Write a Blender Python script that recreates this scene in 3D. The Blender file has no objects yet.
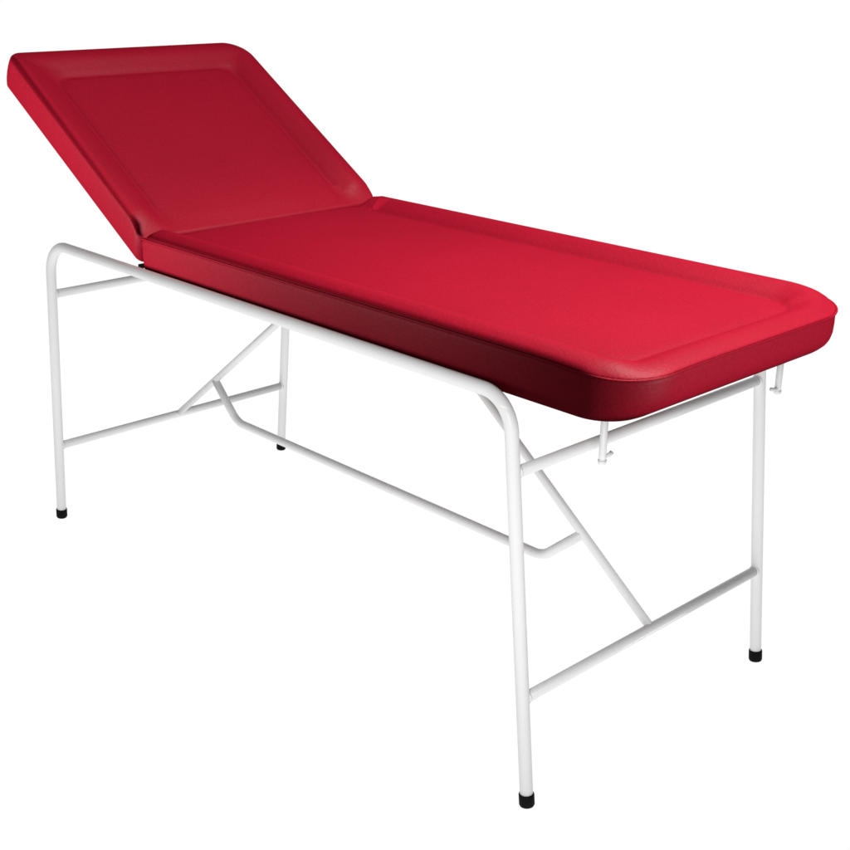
import bpy, bmesh, math
from mathutils import Vector, Matrix

sc = bpy.context.scene
col = sc.collection
R = math.radians

# ------------------------------------------------------------------ materials
def new_mat(name):
    m = bpy.data.materials.new(name); m.use_nodes = True
    nt = m.node_tree; nt.nodes.clear()
    return m, nt, nt.nodes, nt.links

def vinyl():
    m, nt, N, L = new_mat('red_vinyl')
    out = N.new('ShaderNodeOutputMaterial'); b = N.new('ShaderNodeBsdfDiffuse'); gl = N.new('ShaderNodeBsdfGlossy'); mx = N.new('ShaderNodeMixShader')
    mx.inputs[0].default_value = .0022; gl.inputs['Roughness'].default_value = .55
    L.new(b.outputs[0], mx.inputs[1]); L.new(gl.outputs[0], mx.inputs[2]); L.new(mx.outputs[0], out.inputs[0])
    tc = N.new('ShaderNodeTexCoord')
    big = N.new('ShaderNodeTexNoise'); big.inputs['Scale'].default_value = 3.0; big.inputs['Detail'].default_value = 4
    L.new(tc.outputs['Object'], big.inputs['Vector'])
    ramp = N.new('ShaderNodeValToRGB')
    ramp.color_ramp.elements[0].position = .3; ramp.color_ramp.elements[1].position = .7
    ramp.color_ramp.elements[0].color = (.0390, .0005, .0022, 1)
    ramp.color_ramp.elements[1].color = (.0430, .00058, .0025, 1)
    L.new(big.outputs[0], ramp.inputs[0])
    fine = N.new('ShaderNodeTexNoise'); fine.inputs['Scale'].default_value = 260; fine.inputs['Detail'].default_value = 1
    L.new(tc.outputs['Object'], fine.inputs['Vector'])
    fr = N.new('ShaderNodeMapRange'); fr.inputs['From Min'].default_value = .3; fr.inputs['From Max'].default_value = .7
    fr.inputs['To Min'].default_value = .90; fr.inputs['To Max'].default_value = 1.08
    L.new(fine.outputs[0], fr.inputs['Value'])
    vm = N.new('ShaderNodeVectorMath'); vm.operation = 'SCALE'
    L.new(ramp.outputs[0], vm.inputs[0]); L.new(fr.outputs[0], vm.inputs['Scale']); L.new(vm.outputs[0], b.inputs['Color'])
    # leather grain (fine cells) and very soft wrinkles
    g = N.new('ShaderNodeTexNoise'); g.inputs['Scale'].default_value = 210; g.inputs['Detail'].default_value = 2
    L.new(tc.outputs['Object'], g.inputs['Vector'])
    w = N.new('ShaderNodeTexNoise'); w.inputs['Scale'].default_value = 22; w.inputs['Detail'].default_value = 3
    mp = N.new('ShaderNodeMapping'); mp.inputs['Scale'].default_value = (.45, 1, 1)
    L.new(tc.outputs['Object'], mp.inputs['Vector']); L.new(mp.outputs[0], w.inputs['Vector'])
    b1 = N.new('ShaderNodeBump'); b1.inputs['Strength'].default_value = .35; b1.inputs['Distance'].default_value = .0012
    b2 = N.new('ShaderNodeBump'); b2.inputs['Strength'].default_value = .10; b2.inputs['Distance'].default_value = .006
    L.new(w.outputs[0], b2.inputs['Height']); L.new(g.outputs[0], b1.inputs['Height'])
    L.new(b2.outputs[0], b1.inputs['Normal']); L.new(b1.outputs[0], b.inputs['Normal']); L.new(b1.outputs[0], gl.inputs['Normal'])
    return m

def white_paint():
    m, nt, N, L = new_mat('white_enamel')
    out = N.new('ShaderNodeOutputMaterial'); b = N.new('ShaderNodeBsdfPrincipled')
    L.new(b.outputs[0], out.inputs[0])
    tc = N.new('ShaderNodeTexCoord')
    n = N.new('ShaderNodeTexNoise'); n.inputs['Scale'].default_value = 9; n.inputs['Detail'].default_value = 1
    L.new(tc.outputs['Object'], n.inputs['Vector'])
    ramp = N.new('ShaderNodeValToRGB')
    ramp.color_ramp.elements[0].color = (.81, .81, .81, 1); ramp.color_ramp.elements[1].color = (.83, .83, .83, 1)
    L.new(n.outputs[0], ramp.inputs[0]); L.new(ramp.outputs[0], b.inputs['Base Color'])
    b.inputs['Metallic'].default_value = 0
    b.inputs['Specular IOR Level'].default_value = .3
    b.inputs['Roughness'].default_value = .36
    return m

def plain(name, c, rough=.6, spec=.3):
    m, nt, N, L = new_mat(name)
    out = N.new('ShaderNodeOutputMaterial'); b = N.new('ShaderNodeBsdfPrincipled')
    L.new(b.outputs[0], out.inputs[0])
    tc = N.new('ShaderNodeTexCoord'); n = N.new('ShaderNodeTexNoise'); n.inputs['Scale'].default_value = 90
    L.new(tc.outputs['Object'], n.inputs['Vector'])
    r = N.new('ShaderNodeValToRGB')
    r.color_ramp.elements[0].color = tuple(x*.8 for x in c) + (1,); r.color_ramp.elements[1].color = tuple(x*1.2 for x in c) + (1,)
    L.new(n.outputs[0], r.inputs[0]); L.new(r.outputs[0], b.inputs['Base Color'])
    b.inputs['Roughness'].default_value = rough; b.inputs['Specular IOR Level'].default_value = spec
    return m

def glow_white():
    m, nt, N, L = new_mat('glowing_white_sweep')      # added glow: floor and backdrop emit even white so no shadow shows
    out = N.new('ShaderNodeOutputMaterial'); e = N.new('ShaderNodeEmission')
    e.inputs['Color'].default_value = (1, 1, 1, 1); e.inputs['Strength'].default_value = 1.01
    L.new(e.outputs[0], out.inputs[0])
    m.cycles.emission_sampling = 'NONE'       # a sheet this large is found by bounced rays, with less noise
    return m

RED, WHITE, RUBBER, BOARD, SWEEP = vinyl(), white_paint(), plain('black_rubber', (.004,)*3, .7, .08), plain('dark_board', (.012, .009, .009), .8, .1), glow_white()

# ------------------------------------------------------------------ helpers
def link(name, bm, mat, parent=None, smooth=True):
    me = bpy.data.meshes.new(name)
    bmesh.ops.recalc_face_normals(bm, faces=bm.faces)
    bm.to_mesh(me); bm.free()
    if smooth:
        for p in me.polygons: p.use_smooth = True
    me.materials.append(mat)
    o = bpy.data.objects.new(name, me); col.objects.link(o)
    if parent: o.parent = parent
    return o

def fillet(points, radii, steps=14):
    """polyline with each inner corner rounded by its radius"""
    pts = [Vector(p) for p in points]; out = [pts[0]]
    for i in range(1, len(pts)-1):
        p, a, b = pts[i], (pts[i-1]-pts[i]).normalized(), (pts[i+1]-pts[i]).normalized()
        ang = a.angle(b); r = radii[i-1]
        t = r/math.tan(ang/2); c = p + (a+b).normalized()*(r/math.sin(ang/2))
        s, e = (p+a*t)-c, (p+b*t)-c; tot = s.angle(e)
        for k in range(steps+1):
            f = k/steps
            out.append(c + (s*math.sin((1-f)*tot) + e*math.sin(f*tot))/math.sin(tot))
    out.append(pts[-1]); return out

def tube(bm, pts, r, seg=24, closed=False, caps=True, round_end=0):
    pts = [Vector(p) for p in pts]; n = len(pts); rings = []; ref = None
    for i, p in enumerate(pts):
        if closed: d = pts[(i+1) % n]-pts[i-1]
        else: d = pts[min(i+1, n-1)]-pts[max(i-1, 0)]
        d.normalize()
        if ref is None:
            ref = d.orthogonal().normalized()
        ref = (ref - d*ref.dot(d)).normalized(); q = d.cross(ref)
        rings.append([bm.verts.new(p + (ref*math.cos(2*math.pi*k/seg) + q*math.sin(2*math.pi*k/seg))*r) for k in range(seg)])
    m = n if closed else n-1
    for i in range(m):
        a, b = rings[i], rings[(i+1) % n]
        for k in range(seg): bm.faces.new((a[k], a[(k+1) % seg], b[(k+1) % seg], b[k]))
    if caps and not closed:
        bm.faces.new(rings[0]); bm.faces.new(rings[-1])

def lathe(bm, prof, base, axis, seg=28):
    axis = Vector(axis).normalized(); a = axis.orthogonal().normalized(); b = axis.cross(a); rings = []
    for r, h in prof:
        rings.append([bm.verts.new(Vector(base)+axis*h+(a*math.cos(2*math.pi*k/seg)+b*math.sin(2*math.pi*k/seg))*max(r, 1e-5)) for k in range(seg)])
    for i in range(len(rings)-1):
        for k in range(seg): bm.faces.new((rings[i][k], rings[i][(k+1) % seg], rings[i+1][(k+1) % seg], rings[i+1][k]))
    bm.faces.new(rings[0]); bm.faces.new(rings[-1])

# ------------------------------------------------------------------ setting
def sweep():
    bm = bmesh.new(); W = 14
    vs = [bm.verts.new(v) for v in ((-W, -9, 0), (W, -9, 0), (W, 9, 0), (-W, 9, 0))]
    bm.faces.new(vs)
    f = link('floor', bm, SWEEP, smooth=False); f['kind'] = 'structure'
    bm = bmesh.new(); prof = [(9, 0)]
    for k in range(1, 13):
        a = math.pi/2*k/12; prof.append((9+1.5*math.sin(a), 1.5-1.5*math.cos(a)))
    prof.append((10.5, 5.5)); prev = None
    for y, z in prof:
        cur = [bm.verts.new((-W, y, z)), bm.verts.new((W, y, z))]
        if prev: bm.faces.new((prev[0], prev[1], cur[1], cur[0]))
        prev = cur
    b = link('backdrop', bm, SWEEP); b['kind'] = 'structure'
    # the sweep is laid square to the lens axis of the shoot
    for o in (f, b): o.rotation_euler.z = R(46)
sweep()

# ------------------------------------------------------------------ the couch
couch = bpy.data.objects.new('examination_couch', None); col.objects.link(couch)
couch['label'] = 'red vinyl examination couch with raised backrest on white tubular steel frame'
couch['category'] = 'examination couch'

H, A, W, S = .66, .6645, .321, .0658       # rail height, half length at rail, half width, splay of the legs
TR, CR, BR = .0105, .009, .0077            # tube radii: side frames, cross bars, braces
def leg_x(s, z): return s*(A + S*(1-z/H))

# side frames: one bent tube is left leg, rail and right leg
for sy in (-1, 1):
    bm = bmesh.new(); y = sy*W
    path = fillet([(leg_x(-1, .004), y, .004), (leg_x(-1, H), y, H), (leg_x(1, H), y, H), (leg_x(1, .004), y, .004)], [.074, .058])
    tube(bm, path, TR, 32)
    fr = link('side_frame', bm, WHITE, couch)
    for sx in (-1, 1):
        bm = bmesh.new()
        ax = Vector((leg_x(sx, H)-leg_x(sx, 0), 0, H)).normalized()
        lathe(bm, [(0, 0), (.0088, 0), (.0112, .0012), (.0124, .0038), (.0124, .0205), (.0119, .0222), (.0106, .0226)], (leg_x(sx, 0), y, 0), ax)
        link('foot_cap', bm, RUBBER, fr)

# cross bars at both ends
for sx in (-1, 1):
    for z in (.5455, .184):
        bm = bmesh.new(); x = leg_x(sx, z)
        tube(bm, [(x, -W+.004, z), (x, W-.004, z)], CR)
        # weld bead at each end
        for s in (-1, 1):
            lathe(bm, [(CR+.0016, 0), (CR+.0014, .0012), (CR, .003)], (x, s*(W-TR*.82), z), (0, -s, 0), 24)
        link('cross_bar', bm, WHITE, couch)
# two bars under the mattress that carry it and take the braces
for sx in (-1, 1):
    bm = bmesh.new(); x = sx*.088
    tube(bm, [(x, -W+.009, .6505), (x, W-.009, .6505)], .0055)
    link('support_bar', bm, WHITE, couch)

# diagonal braces and the long stretcher between them, in the middle plane
def brace_pt(s, z):
    z0, x0 = .184, leg_x(s, .184); x1 = s*.0945
    t = (z-z0)/(H-z0); return (x0+(x1-x0)*t, 0, z)
for sx in (-1, 1):
    bm = bmesh.new(); tube(bm, [brace_pt(sx, .188), brace_pt(sx, .647)], BR)
    link('brace', bm, WHITE, couch)
bm = bmesh.new()
tube(bm, fillet([brace_pt(-1, .311), (-.466, 0, .2295), (.466, 0, .2295), brace_pt(1, .305)], [.058, .058]), .0088)
link('stretcher', bm, WHITE, couch)

# ---- pads ---------------------------------------------------------------
def rr(u0, u1, hw, rc0, rn, rf, kc=14, ks=46, kv=40):
    """rounded rectangle, constant vertex count; rc0 radius at hinge end, rn / rf near and far corner of the other end.
    starts at the near hinge corner so that an open run along three sides can be taken from it"""
    P = []
    def arc(cu, cv, r, a0):
        for k in range(kc+1):
            a = a0+math.pi/2*k/kc; P.append((cu+r*math.cos(a), cv+r*math.sin(a)))
    def seg(a, b, k):
        for i in range(1, k): P.append((a[0]+(b[0]-a[0])*i/k, a[1]+(b[1]-a[1])*i/k))
    arc(u0+rc0, -hw+rc0, rc0, math.pi); e = P[-1]
    seg(e, (u1-rn, -hw), ks); arc(u1-rn, -hw+rn, rn, -math.pi/2); e = P[-1]
    seg(e, (u1, hw-rf), kv); arc(u1-rf, hw-rf, rf, 0); e = P[-1]
    seg(e, (u0+rc0, hw), ks); arc(u0+rc0, hw-rc0, rc0, math.pi/2); e = P[-1]
    seg(e, (u0, -hw+rc0), kv)
    return P
N_OPEN = 15*4 + 45*2 + 39      # vertices before the hinge side begins

def smooth(t): t = max(0, min(1, t)); return t*t*(3-2*t)

def pad_bm(L, hw, rc0, rn, rf, side, npip, roll_h, end_h, roll_w, peak, remap, hinge_drop, fade, crown, pan0=.003):
    """one upholstered pad: walls from the `side` rings, top as a padded rim (height roll_h along the sides,
    end_h across the far end) around a slightly crowned panel"""
    bm = bmesh.new(); rings = []
    def ring(P, zf): rings.append([bm.verts.new(remap(u, v, zf(u, v))) for u, v in P])
    def drop(u):
        low = pan0*(1-smooth(u/fade))
        if u >= hinge_drop: return low
        q = 1-max(u, 0)/hinge_drop; return low + hinge_drop*.8*(1-math.sqrt(max(0, 1-q*q)))
    for n, i0, iv, i1 in side:                                  # walls
        ring(rr(i0, L-i1, hw-iv, max(rc0-max(i0, iv), .004), max(rn-max(i1, iv), .01), max(rf-max(i1, iv), .01)),
             lambda u, v, n=n: min(n, npip-drop(u)-.15*(npip-n)-.0003))
    def prof(t):
        if t <= 0: return 0.0
        if t < peak: return math.sin(math.pi/2*t/peak)**.72
        q = (t-peak)/(1-peak); return (.5+.5*math.cos(math.pi*q))**.86 if q < 1 else 0.0
    def top(u, v):
        # distance to the three padded edges (rounded at the far end)
        du, dv = L-u, hw-abs(v)
        rc = rn if v < 0 else rf
        if du < rc and dv < rc: d = rc-math.hypot(rc-du, rc-dv)
        else: d = min(du, dv)
        h = max(.04-abs(du-dv), 0)/.04                       # the groove turns its corners in a small curve
        d -= h*h*.04*.25*smooth((d-.03)/.04)
        m = smooth(.5+(dv-du)/.07)                           # 1 on the far end, 0 on the long sides
        gr = .005*(1-m*(1-end_h/roll_h)); pan = pan0
        if d < roll_w:
            t = max(0.0, d)/roll_w
            z = (roll_h+(end_h-roll_h)*m)*prof(t) - gr*smooth((t-.8)/.2) - pan*smooth((t-peak)/(1-peak))
        else:
            e = d-roll_w
            z = -pan - gr*math.exp(-e/.007) + crown*smooth(e/.16)
        k = smooth(u/fade)                                   # hinge end: the roll dies away and the cover turns down
        z = z*k
        return npip+z-drop(u)
    offs = [0, .0012, .003, .0055, .0085, .012, .016, .021, .026, .031, .036, .041, .046, .051, .056, .060, .064, .0675, .0705, .073, .0755, .078, .081, .085, .09, .097, .107, .12, .14, .165, .195, .225, .255, .28, .296]
    sc_ = roll_w/.0755
    for o in offs:
        o = o*sc_ if o < .08 else o+(sc_-1)*.08
        if o > hw-.008: break
        ring(rr(o, L-o, hw-o, max(rc0-o, .0015), max(rn-o, .0015), max(rf-o, .0015)), top)
    for a, b in zip(rings, rings[1:]):
        n = len(a)
        for k in range(n): bm.faces.new((a[k], a[(k+1) % n], b[(k+1) % n], b[k]))
    bm.faces.new(rings[0]); bm.faces.new(rings[-1])
    return bm

def piping_bm(L, hw, rc0, rn, rf, n, r, remap, out=.0006):
    bm = bmesh.new()
    P = [remap(u, v, n - (.025*(1-math.sqrt(max(0, 1-(1-max(u, 0)/.032)**2))) if u < .032 else 0)) for u, v in rr(-out, L+out, hw+out, rc0, rn, rf)[9:N_OPEN-9]]
    tube(bm, P, r, 10); return bm

# mattress
MX0, MX1, MHW, MZ, MP = -.3355, .8685, .3085, .6535, .0715
side_m = [(0, .03, .03, .07), (0, .014, .012, .044), (.0015, .008, .006, .037), (.005, .003, .003, .030), (.011, .0005, .001, .0215), (.018, 0, 0, .0125), (.026, 0, -.0005, .006),
          (.036, 0, -.001, .002), (.052, 0, -.001, .0004), (.0635, 0, -.0006, .0004), (MP-.0042, 0, -.0002, .0002), (MP-.0026, 0, .0016, .0016), (MP-.0012, 0, .0016, .0016)]
def mmap(u, v, n):
    x = MX0+u       # the near foot corner sags a little
    return Vector((x, v, MZ+n-.006*math.exp(-((x-.85)**2+(v+.30)**2)/.0064)*smooth(n/.05)))
mat_o = link('mattress', pad_bm(MX1-MX0, MHW, .030, .095, .146, side_m, MP, .0165, .0105, .078, .40, mmap, .038, .045, .004), RED, couch)
link('piping', piping_bm(MX1-MX0, MHW, .030, .095, .146, MP-.0005, .0018, mmap, .0010), RED, mat_o)

# backrest, raised 31.5 degrees about its lower edge; its lower end wall stays upright against the mattress
TH = R(31.5); O = Vector((-.3508, 0, .6724)); U = Vector((-math.cos(TH), 0, math.sin(TH))); Nn = Vector((math.sin(TH), 0, math.cos(TH)))
BL, BHW, BP = .590, .3045, .0655
def bmap(u, v, n):
    s = (O.x + n*math.sin(TH) + .3385 - .012*smooth(n/.05))/math.cos(TH)
    u2 = u + s*max(0, 1-u/.16)
    return O + U*u2 + Vector((0, v, 0)) + Nn*n
side_b = [(0, .03, .03, .03), (0, .012, .010, .014), (.0015, .006, .005, .009), (.005, .002, .002, .006), (.012, .0005, .0005, .004), (.022, 0, -.001, .002),
          (.034, 0, -.002, .0005), (.046, 0, -.002, -.001), (.057, 0, -.0015, -.001), (.0625, 0, -.0008, -.0006), (.0645, 0, -.0003, -.0003)]
back_o = link('backrest', pad_bm(BL, BHW, .022, .036, .060, side_b, BP, .0085, .006, .079, .34, bmap, .004, .05, .003, .0105), RED, couch)

# dark boards the pads are upholstered on
def board(parent, f, u0, u1, hw, t):
    bm = bmesh.new(); P = rr(u0, u1, hw, .01, .04, .05)
    a = [bm.verts.new(f(u, v, -.0005)) for u, v in P]; b = [bm.verts.new(f(u, v, -t)) for u, v in P]; n = len(P)
    for k in range(n): bm.faces.new((a[k], a[(k+1) % n], b[(k+1) % n], b[k]))
    bm.faces.new(a); bm.faces.new(b)
    link('base_board', bm, BOARD, parent, smooth=False)
board(back_o, bmap, .003, BL-.06, BHW-.024, .009)
# dark hinge plates at the lower edge of the backrest, one on each side
for s in (-1, 1):
    bm = bmesh.new(); y0, y1 = s*.255, s*.2975; rings = []
    for x in (-.354, -.352, -.338, -.3365):
        e = .0012 if x in (-.354, -.3365) else 0
        rings.append([bm.verts.new(v) for v in ((x, y0, .6600+e), (x, y1, .6600+e), (x, y1, .6665-e), (x, y0, .6665-e))])
    for a, b in zip(rings, rings[1:]):
        for k in range(4): bm.faces.new((a[k], a[(k+1) % 4], b[(k+1) % 4], b[k]))
    bm.faces.new(rings[0]); bm.faces.new(rings[-1])
    tube(bm, [(-.345, y0, .6625), (-.345, y1+s*.002, .6625)], .0035, 12)
    link('hinge', bm, BOARD, couch, smooth=False)

# paper-roll hooks hanging under the foot end
for s in (-1, 1):
    bm = bmesh.new(); x, y = .765, s*.231
    tube(bm, [(x, y, .654), (x, y, .576), (x, y, .567)], .0055, 18)
    lathe(bm, [(.0063, 0), (.0063, .004), (.0055, .0062), (.0033, .0072)], (x, y, .5695), (0, 0, -1), 18)
    tube(bm, [(x, y, .573), (x, y-s*.017, .573), (x, y-s*.021, .5755)], .0033, 12)
    lathe(bm, [(.012, 0), (.012, .002), (.006, .0026)], (x, y, .6535), (0, 0, -1), 18)
    link('paper_roll_hook', bm, WHITE, couch)

# ------------------------------------------------------------------ lamps
def area(name, loc, target, sx, sy, watt, colr=(1, 1, 1), spread=180):
    l = bpy.data.lights.new(name, 'AREA'); l.shape = 'RECTANGLE'; l.size = sx; l.size_y = sy
    l.energy = watt; l.color = colr; l.spread = R(spread)
    o = bpy.data.objects.new(name, l); col.objects.link(o); o.location = loc
    o.rotation_euler = (Vector(target)-Vector(loc)).to_track_quat('-Z', 'Y').to_euler(); o['kind'] = 'structure'
    return o
area('added_fill_front', (2.3, -2.5, 1.25), (.1, 0, .2), 1.2, .8, 7.8, spread=70)  # added fill from the camera side, models the frame tubes

def added_spot(name, loc, axes, watt, cone, mask):
    """an added, unseen spot lamp whose strength is masked by ray direction: `mask` builds the
    strength from p, q = the horizontal and vertical slope of each ray"""
    l = bpy.data.lights.new(name, 'SPOT'); l.energy = watt; l.spot_size = R(cone); l.spot_blend = .1; l.shadow_soft_size = 0.0
    o = bpy.data.objects.new(name, l); col.objects.link(o); o['kind'] = 'structure'
    m = Matrix((axes[0], axes[1], axes[2])).transposed().to_4x4(); m.translation = loc; o.matrix_world = m
    l.use_nodes = True; nt = l.node_tree; N, L = nt.nodes, nt.links
    em = [n for n in N if n.type == 'EMISSION'][0]
    tc = N.new('ShaderNodeTexCoord'); sx = N.new('ShaderNodeSeparateXYZ'); L.new(tc.outputs['Normal'], sx.inputs[0])
    def math_(op, *a):
        n = N.new('ShaderNodeMath'); n.operation = op
        for i, v in enumerate(a):
            if isinstance(v, (int, float)): n.inputs[i].default_value = v
            else: L.new(v, n.inputs[i])
        return n.outputs[0]
    def ramp(v, lo, hi, a=0., b=1.):
        n = N.new('ShaderNodeMapRange'); n.interpolation_type = 'SMOOTHSTEP'; L.new(v, n.inputs['Value'])
        n.inputs['From Min'].default_value = lo; n.inputs['From Max'].default_value = hi
        n.inputs['To Min'].default_value = a; n.inputs['To Max'].default_value = b
        return n.outputs[0]
    z = math_('ABSOLUTE', sx.outputs[2])
    p, q = math_('DIVIDE', sx.outputs[0], z), math_('DIVIDE', sx.outputs[1], z)
    L.new(mask(math_, ramp, p, q), em.inputs['Strength'])
    return o

# added overhead spot: masked to light only the two pads, from above and a little beyond the far side
TX, TY, TZ = .98, .16, 2.35; TD = TZ-.72
def top_mask(M, ramp, p, q):
    x, y = M('ADD', M('MULTIPLY', p, TD), TX), M('ADD', M('MULTIPLY', q, TD), TY)
    u = M('MAXIMUM', M('SUBTRACT', -.34, x), 0.0)                       # how far along the raised backrest
    far = ramp(M('SUBTRACT', M('ADD', .309, M('MULTIPLY', u, .03)), y), -.004, .006)
    near = ramp(M('ADD', y, M('ADD', M('SUBTRACT', M('SUBTRACT', .308, ramp(u, 0., .03, 0., .003)), M('MULTIPLY', .0095, M('MULTIPLY', ramp(x, -.29, -.325), ramp(x, -.41, -.365)))), M('MULTIPLY', u, .107))), -.004, .006)
    foot = ramp(x, .876, .862)
    head = ramp(x, -.28, -.62, 1., .80)                                 # mask dims the light over the backrest
    return M('MULTIPLY', M('MULTIPLY', far, near), M('MULTIPLY', foot, head))
added_spot('added_spot_top', (TX, TY, TZ), ((1, 0, 0), (0, 1, 0), (0, 0, 1)), 1870, 140, top_mask)

# added head-end spot, masked: rakes the near side of the backrest and of the mattress, dying away towards the foot
HX, HY, HZ = -.58, -1.75, .82; HD = -.308-HY
def head_mask(M, ramp, p, q):
    x, z = M('ADD', M('MULTIPLY', p, HD), HX), M('ADD', M('MULTIPLY', q, HD), HZ)
    line = M('MAXIMUM', M('SUBTRACT', .673, M('MULTIPLY', M('ADD', x, .352), .613)), .6715)
    low = ramp(M('SUBTRACT', z, line), -.004, .006)
    a = ramp(x, -.35, .42, 1., .36); b = ramp(x, .35, .85, 1., .0)
    high = M('MAXIMUM', ramp(z, .733, .724), ramp(x, -.333, -.346))       # over the mattress only its side is lit
    return M('MULTIPLY', M('MULTIPLY', low, high), M('MULTIPLY', a, b))
added_spot('added_spot_head', (HX, HY, HZ), ((1, 0, 0), (0, 0, 1), (0, -1, 0)), 990, 130, head_mask)
# added foot-end spot, masked to a level band of light across the foot of the mattress
FX, FY, FZ = 2.5, .05, .80; FD = FX-.86
def foot_mask(M, ramp, p, q):
    y, z = M('ADD', M('MULTIPLY', p, FD), FY), M('ADD', M('MULTIPLY', q, FD), FZ)
    return M('MULTIPLY', M('MULTIPLY', ramp(z, .659, .672), ramp(z, .736, .722)), M('MULTIPLY', M('MULTIPLY', ramp(y, -.312, -.297), ramp(y, .312, .297)), ramp(y, -.36, -.18, .5, 1.)))
added_spot('added_spot_foot', (FX, FY, FZ), ((0, 1, 0), (0, 0, 1), (1, 0, 0)), 910, 40, foot_mask)

w = bpy.data.worlds.new('World'); sc.world = w; w.use_nodes = True
bg = w.node_tree.nodes['Background']; bg.inputs[0].default_value = (1, 1, 1, 1); bg.inputs[1].default_value = .22

# ------------------------------------------------------------------ camera
cam = bpy.data.cameras.new('camera'); co = bpy.data.objects.new('camera', cam); col.objects.link(co); sc.camera = co
cam.sensor_width = 36; cam.lens = 1279.4665*36/850; cam.clip_end = 200; cam.clip_start = .05
co.location = (1.8176, -1.5953, 1.2573); co.rotation_euler = (R(69.4851), R(-.6008), R(46.3892))

sc.view_settings.view_transform = 'Standard'; sc.view_settings.look = 'None'
sc.view_settings.exposure = 0; sc.view_settings.gamma = 1
sc.cycles.use_denoising = True; sc.cycles.denoising_prefilter = 'ACCURATE'; sc.cycles.denoising_input_passes = 'RGB_ALBEDO_NORMAL'
sc.cycles.use_adaptive_sampling = False; sc.cycles.use_light_tree = False; sc.cycles.sample_clamp_indirect = 6
sc.cycles.max_bounces = 8
